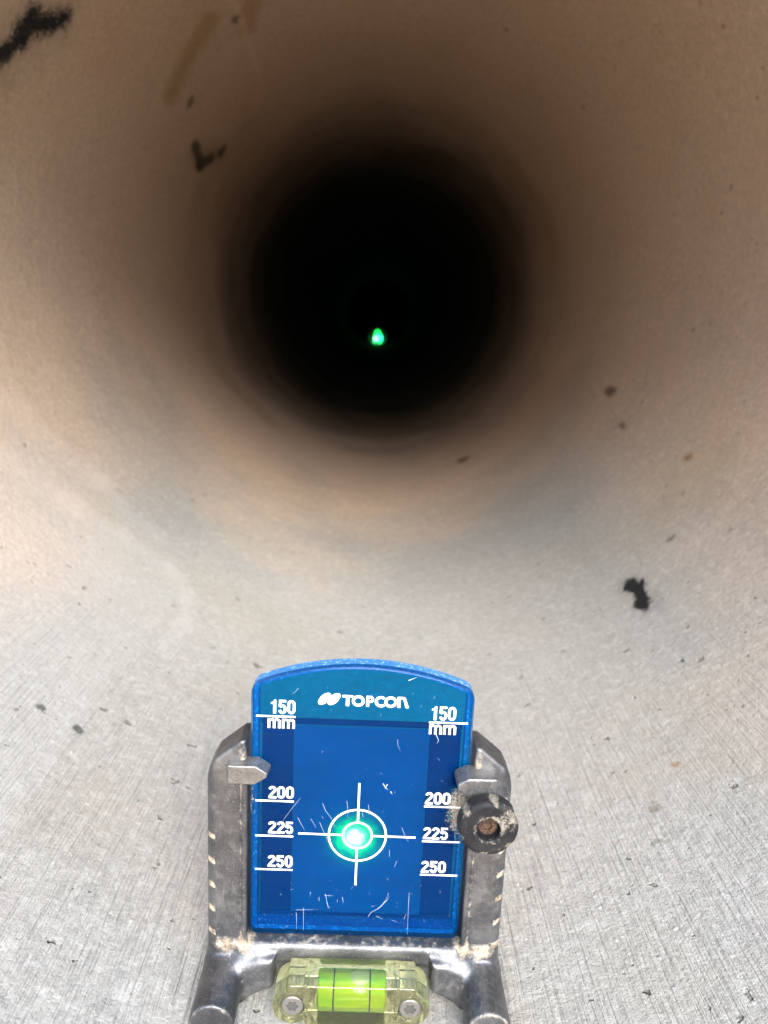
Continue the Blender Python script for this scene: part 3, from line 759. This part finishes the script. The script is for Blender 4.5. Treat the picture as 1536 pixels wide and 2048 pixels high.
def vialmat():
    s = NT('vial_liquid'); P = s.obj(); sx = s.n('ShaderNodeSeparateXYZ'); s.put(sx.inputs[0], P)
    col = s.mix(s.rng(s.noise(s.vm('MULTIPLY', P, (.2, 1, 1)), 130, 2, .5), .38, .62), (.22, .70, .005), (.52, .76, .004))
    milk = s.mixs(.45, s.sh('ShaderNodeBsdfDiffuse', Color=col), s.sh('ShaderNodeBsdfTranslucent', Color=col))
    tp = s.sh('ShaderNodeBsdfTransparent', Color=(.62, .98, .10))
    gl = s.sh('ShaderNodeBsdfGlossy', Roughness=.06); f_ = s.n('ShaderNodeFresnel'); f_.inputs['IOR'].default_value = 1.45
    return s.fin(s.mixs(s.math('MULTIPLY', f_.outputs[0], .3), s.mixs(.9, tp, milk), gl))
lathe_x('vial', [(-13.2, 4.2), (-12.8, 5.2), (-12, 5.6), (12, 5.6), (12.8, 5.2), (13.2, 4.2)], -12.2, 10.0, vialmat(), lev)
M_LINE = flat('vial_line', (.01, .012, .01), .5)
for x_ in (-6.9, 6.9): lathe_x('vial_line', [(x_-.28, 5.4), (x_-.28, 5.68), (x_+.28, 5.68), (x_+.28, 5.4)], -12.2, 10.0, M_LINE, lev)
def bubmat():
    s = NT('air_bubble')
    gl = s.sh('ShaderNodeBsdfGlossy', Roughness=.1); f_ = s.n('ShaderNodeFresnel'); f_.inputs['IOR'].default_value = 1.6
    lite = s.sh('ShaderNodeBsdfDiffuse', Color=(.66, .82, .40)); tp = s.sh('ShaderNodeBsdfTransparent', Color=(.86, 1, .6))
    return s.fin(s.mixs(f_.outputs[0], s.mixs(.5, tp, lite), gl))
V, Fc = [], []
n, mm = 32, 16
for i in range(mm+1):
    p = math.pi*i/mm
    for j in range(n):
        a = 2*math.pi*j/n
        V.append(((3.0+5.6*math.cos(p))*.001, (-12.2+3.9*math.sin(p)*math.cos(a))*.001, (13.7+2.5*math.sin(p)*math.sin(a))*.001))
for i in range(mm):
    for j in range(n): Fc.append([i*n+j, (i+1)*n+j, (i+1)*n+(j+1) % n, i*n+(j+1) % n])
link('bubble', mesh('bubble', V, Fc), bubmat(), lev, True)
M_STEEL = flat('screw_steel', (.24, .225, .20), .45, .75)
M_DARK = flat('hole_shadow', (.05, .05, .045), .8)
for x_ in (-22.2, 22.2):
    sc1 = disc('screw', x_, 9.1, 4.05, -19.2, -17.0, M_STEEL, lev, 48, sock=2.1, slots=6)
    disc('socket', x_, 9.1, 1.85, -18.35, -18.25, M_DARK, sc1, 24)
    disc('washer', x_, 9.1, 4.58, -18.6, -17.2, M_DARK, lev, 40)

# ------------------------------------------------------------------ the pipe laser far down the pipe
ZL, YL = -.1920, 10.0
las = bpy.data.objects.new('pipe_laser', None); scn.collection.objects.link(las); las.location = (0, YL, ZC-RP)
tag(las, 'small glowing green pipe laser far down the dark pipe', 'pipe laser')
M_BODY = flat('laser_body', (.03, .03, .035), .5)
zl = (ZL-(ZC-RP))
V, Fc, n = [], [], 40
prof = [(.06, .098), (-.55, .098), (-.56, .104), (-.55, .110), (.30, .110), (.312, .09)]  # forward hood added to the housing to keep the glow off the walls
for y_, r_ in prof:
    for i in range(n):
        a = 2*math.pi*i/n; V.append((r_*math.cos(a), y_, zl+.037+r_*math.sin(a)))
for k_ in range(len(prof)-1):
    for i in range(n): j = (i+1) % n; Fc.append([k_*n+i, k_*n+j, (k_+1)*n+j, (k_+1)*n+i])
Fc.append(list(range(n))); Fc.append([(len(prof)-1)*n+i for i in range(n)])
link('housing', mesh('housing', V, Fc), M_BODY, las, True)
def glow(col, st):
    s = NT('laser_glow'); return s.fin(s.sh('ShaderNodeEmission', Color=col, Strength=st))
def ball(name, c, r, mat, parent, n=20, mm=12):
    V, Fc = [], []
    for i in range(mm+1):
        p = math.pi*i/mm
        for j in range(n):
            a = 2*math.pi*j/n; V.append((c[0]+r[0]*math.sin(p)*math.cos(a), c[1]+r[1]*math.sin(p)*math.sin(a), c[2]+r[2]*math.cos(p)))
    for i in range(mm):
        for j in range(n): Fc.append([i*n+j, (i+1)*n+j, (i+1)*n+(j+1) % n, i*n+(j+1) % n][::-1])
    return link(name, mesh(name, V, Fc), mat, parent, True)
gA, gB = glow((.01, 1, .10), 1.2), glow((.22, 1, .5), 2.4)
ball('beam_window', (0, -.012, zl+.035), (.034, .01, .060), gA, las)
ball('lens', (-.02, -.026, zl-.005), (.018, .012, .022), gB, las)
ball('lens', (.034, -.024, zl+.0), (.020, .012, .040), glow((.02, 1, .30), 1.8), las)
for sx_ in (-1, 1): ball('lens', (sx_*.030, -.01, zl-.060), (.013, .012, .040), glow((.02, 1, .16), 1.2), las)  # lower pair are no lenses: reflected glow below the laser, built as emitters
# the beam itself
bl = bpy.data.lights.new('laser_beam', 'SPOT'); bo = bpy.data.objects.new('laser_beam', bl); scn.collection.objects.link(bo)
bl.energy = 1000; bl.spot_size = R(1.0); bl.spot_blend = 0; bl.shadow_soft_size = 0.0; bl.color = (1, 1, 1)
hit = Vector((-.0012, .2562, -.26096+.0656)); src = Vector((0, YL-.08, ZL))
bo.location = src; bo.rotation_euler = (src-hit).to_track_quat('Z', 'Y').to_euler()
bl.use_nodes = True; t = bl.node_tree
emn = t.nodes['Emission']
tc = t.nodes.new('ShaderNodeTexCoord'); sx = t.nodes.new('ShaderNodeSeparateXYZ'); t.links.new(tc.outputs['Normal'], sx.inputs[0])
def M(op, a, b=None):
    nd = t.nodes.new('ShaderNodeMath'); nd.operation = op
    for i, v in enumerate((a, b)):
        if v is None: continue
        if isinstance(v, bpy.types.NodeSocket): t.links.new(v, nd.inputs[i])
        else: nd.inputs[i].default_value = v
    return nd.outputs[0]
dist = (src-hit).length
r2 = M('MULTIPLY', M('ADD', M('MULTIPLY', sx.outputs[0], sx.outputs[0]), M('MULTIPLY', sx.outputs[1], sx.outputs[1])), (dist*1000)**2)   # mm^2 on the plate
nzv = t.nodes.new('ShaderNodeVectorMath'); nzv.operation = 'SCALE'; nzv.inputs['Scale'].default_value = dist*1000; t.links.new(tc.outputs['Normal'], nzv.inputs[0])
nz = t.nodes.new('ShaderNodeTexNoise'); nz.inputs['Scale'].default_value = .9; nz.inputs['Detail'].default_value = 3; nz.inputs['Roughness'].default_value = .8; t.links.new(nzv.outputs[0], nz.inputs['Vector'])
speck = M('MAXIMUM', M('MULTIPLY', M('SUBTRACT', nz.outputs['Fac'], .38), 6.0), .15)      # laser speckle
gauss = lambda sig, amp: M('MULTIPLY', M('EXPONENT', M('DIVIDE', r2, -sig*sig)), amp)
t.links.new(M('MULTIPLY', gauss(5.9, 210.0), speck), emn.inputs['Strength']); emn.inputs['Color'].default_value = (.0, 1, .012, 1)
core = t.nodes.new('ShaderNodeEmission'); t.links.new(M('MULTIPLY', gauss(2.6, 1800.0), speck), core.inputs['Strength']); core.inputs['Color'].default_value = (1300, 1, .07, 1)
addn = t.nodes.new('ShaderNodeAddShader'); t.links.new(emn.outputs[0], addn.inputs[0]); t.links.new(core.outputs[0], addn.inputs[1])
t.links.new(addn.outputs[0], [q for q in t.nodes if q.bl_idname == 'ShaderNodeOutputLight'][0].inputs[0])
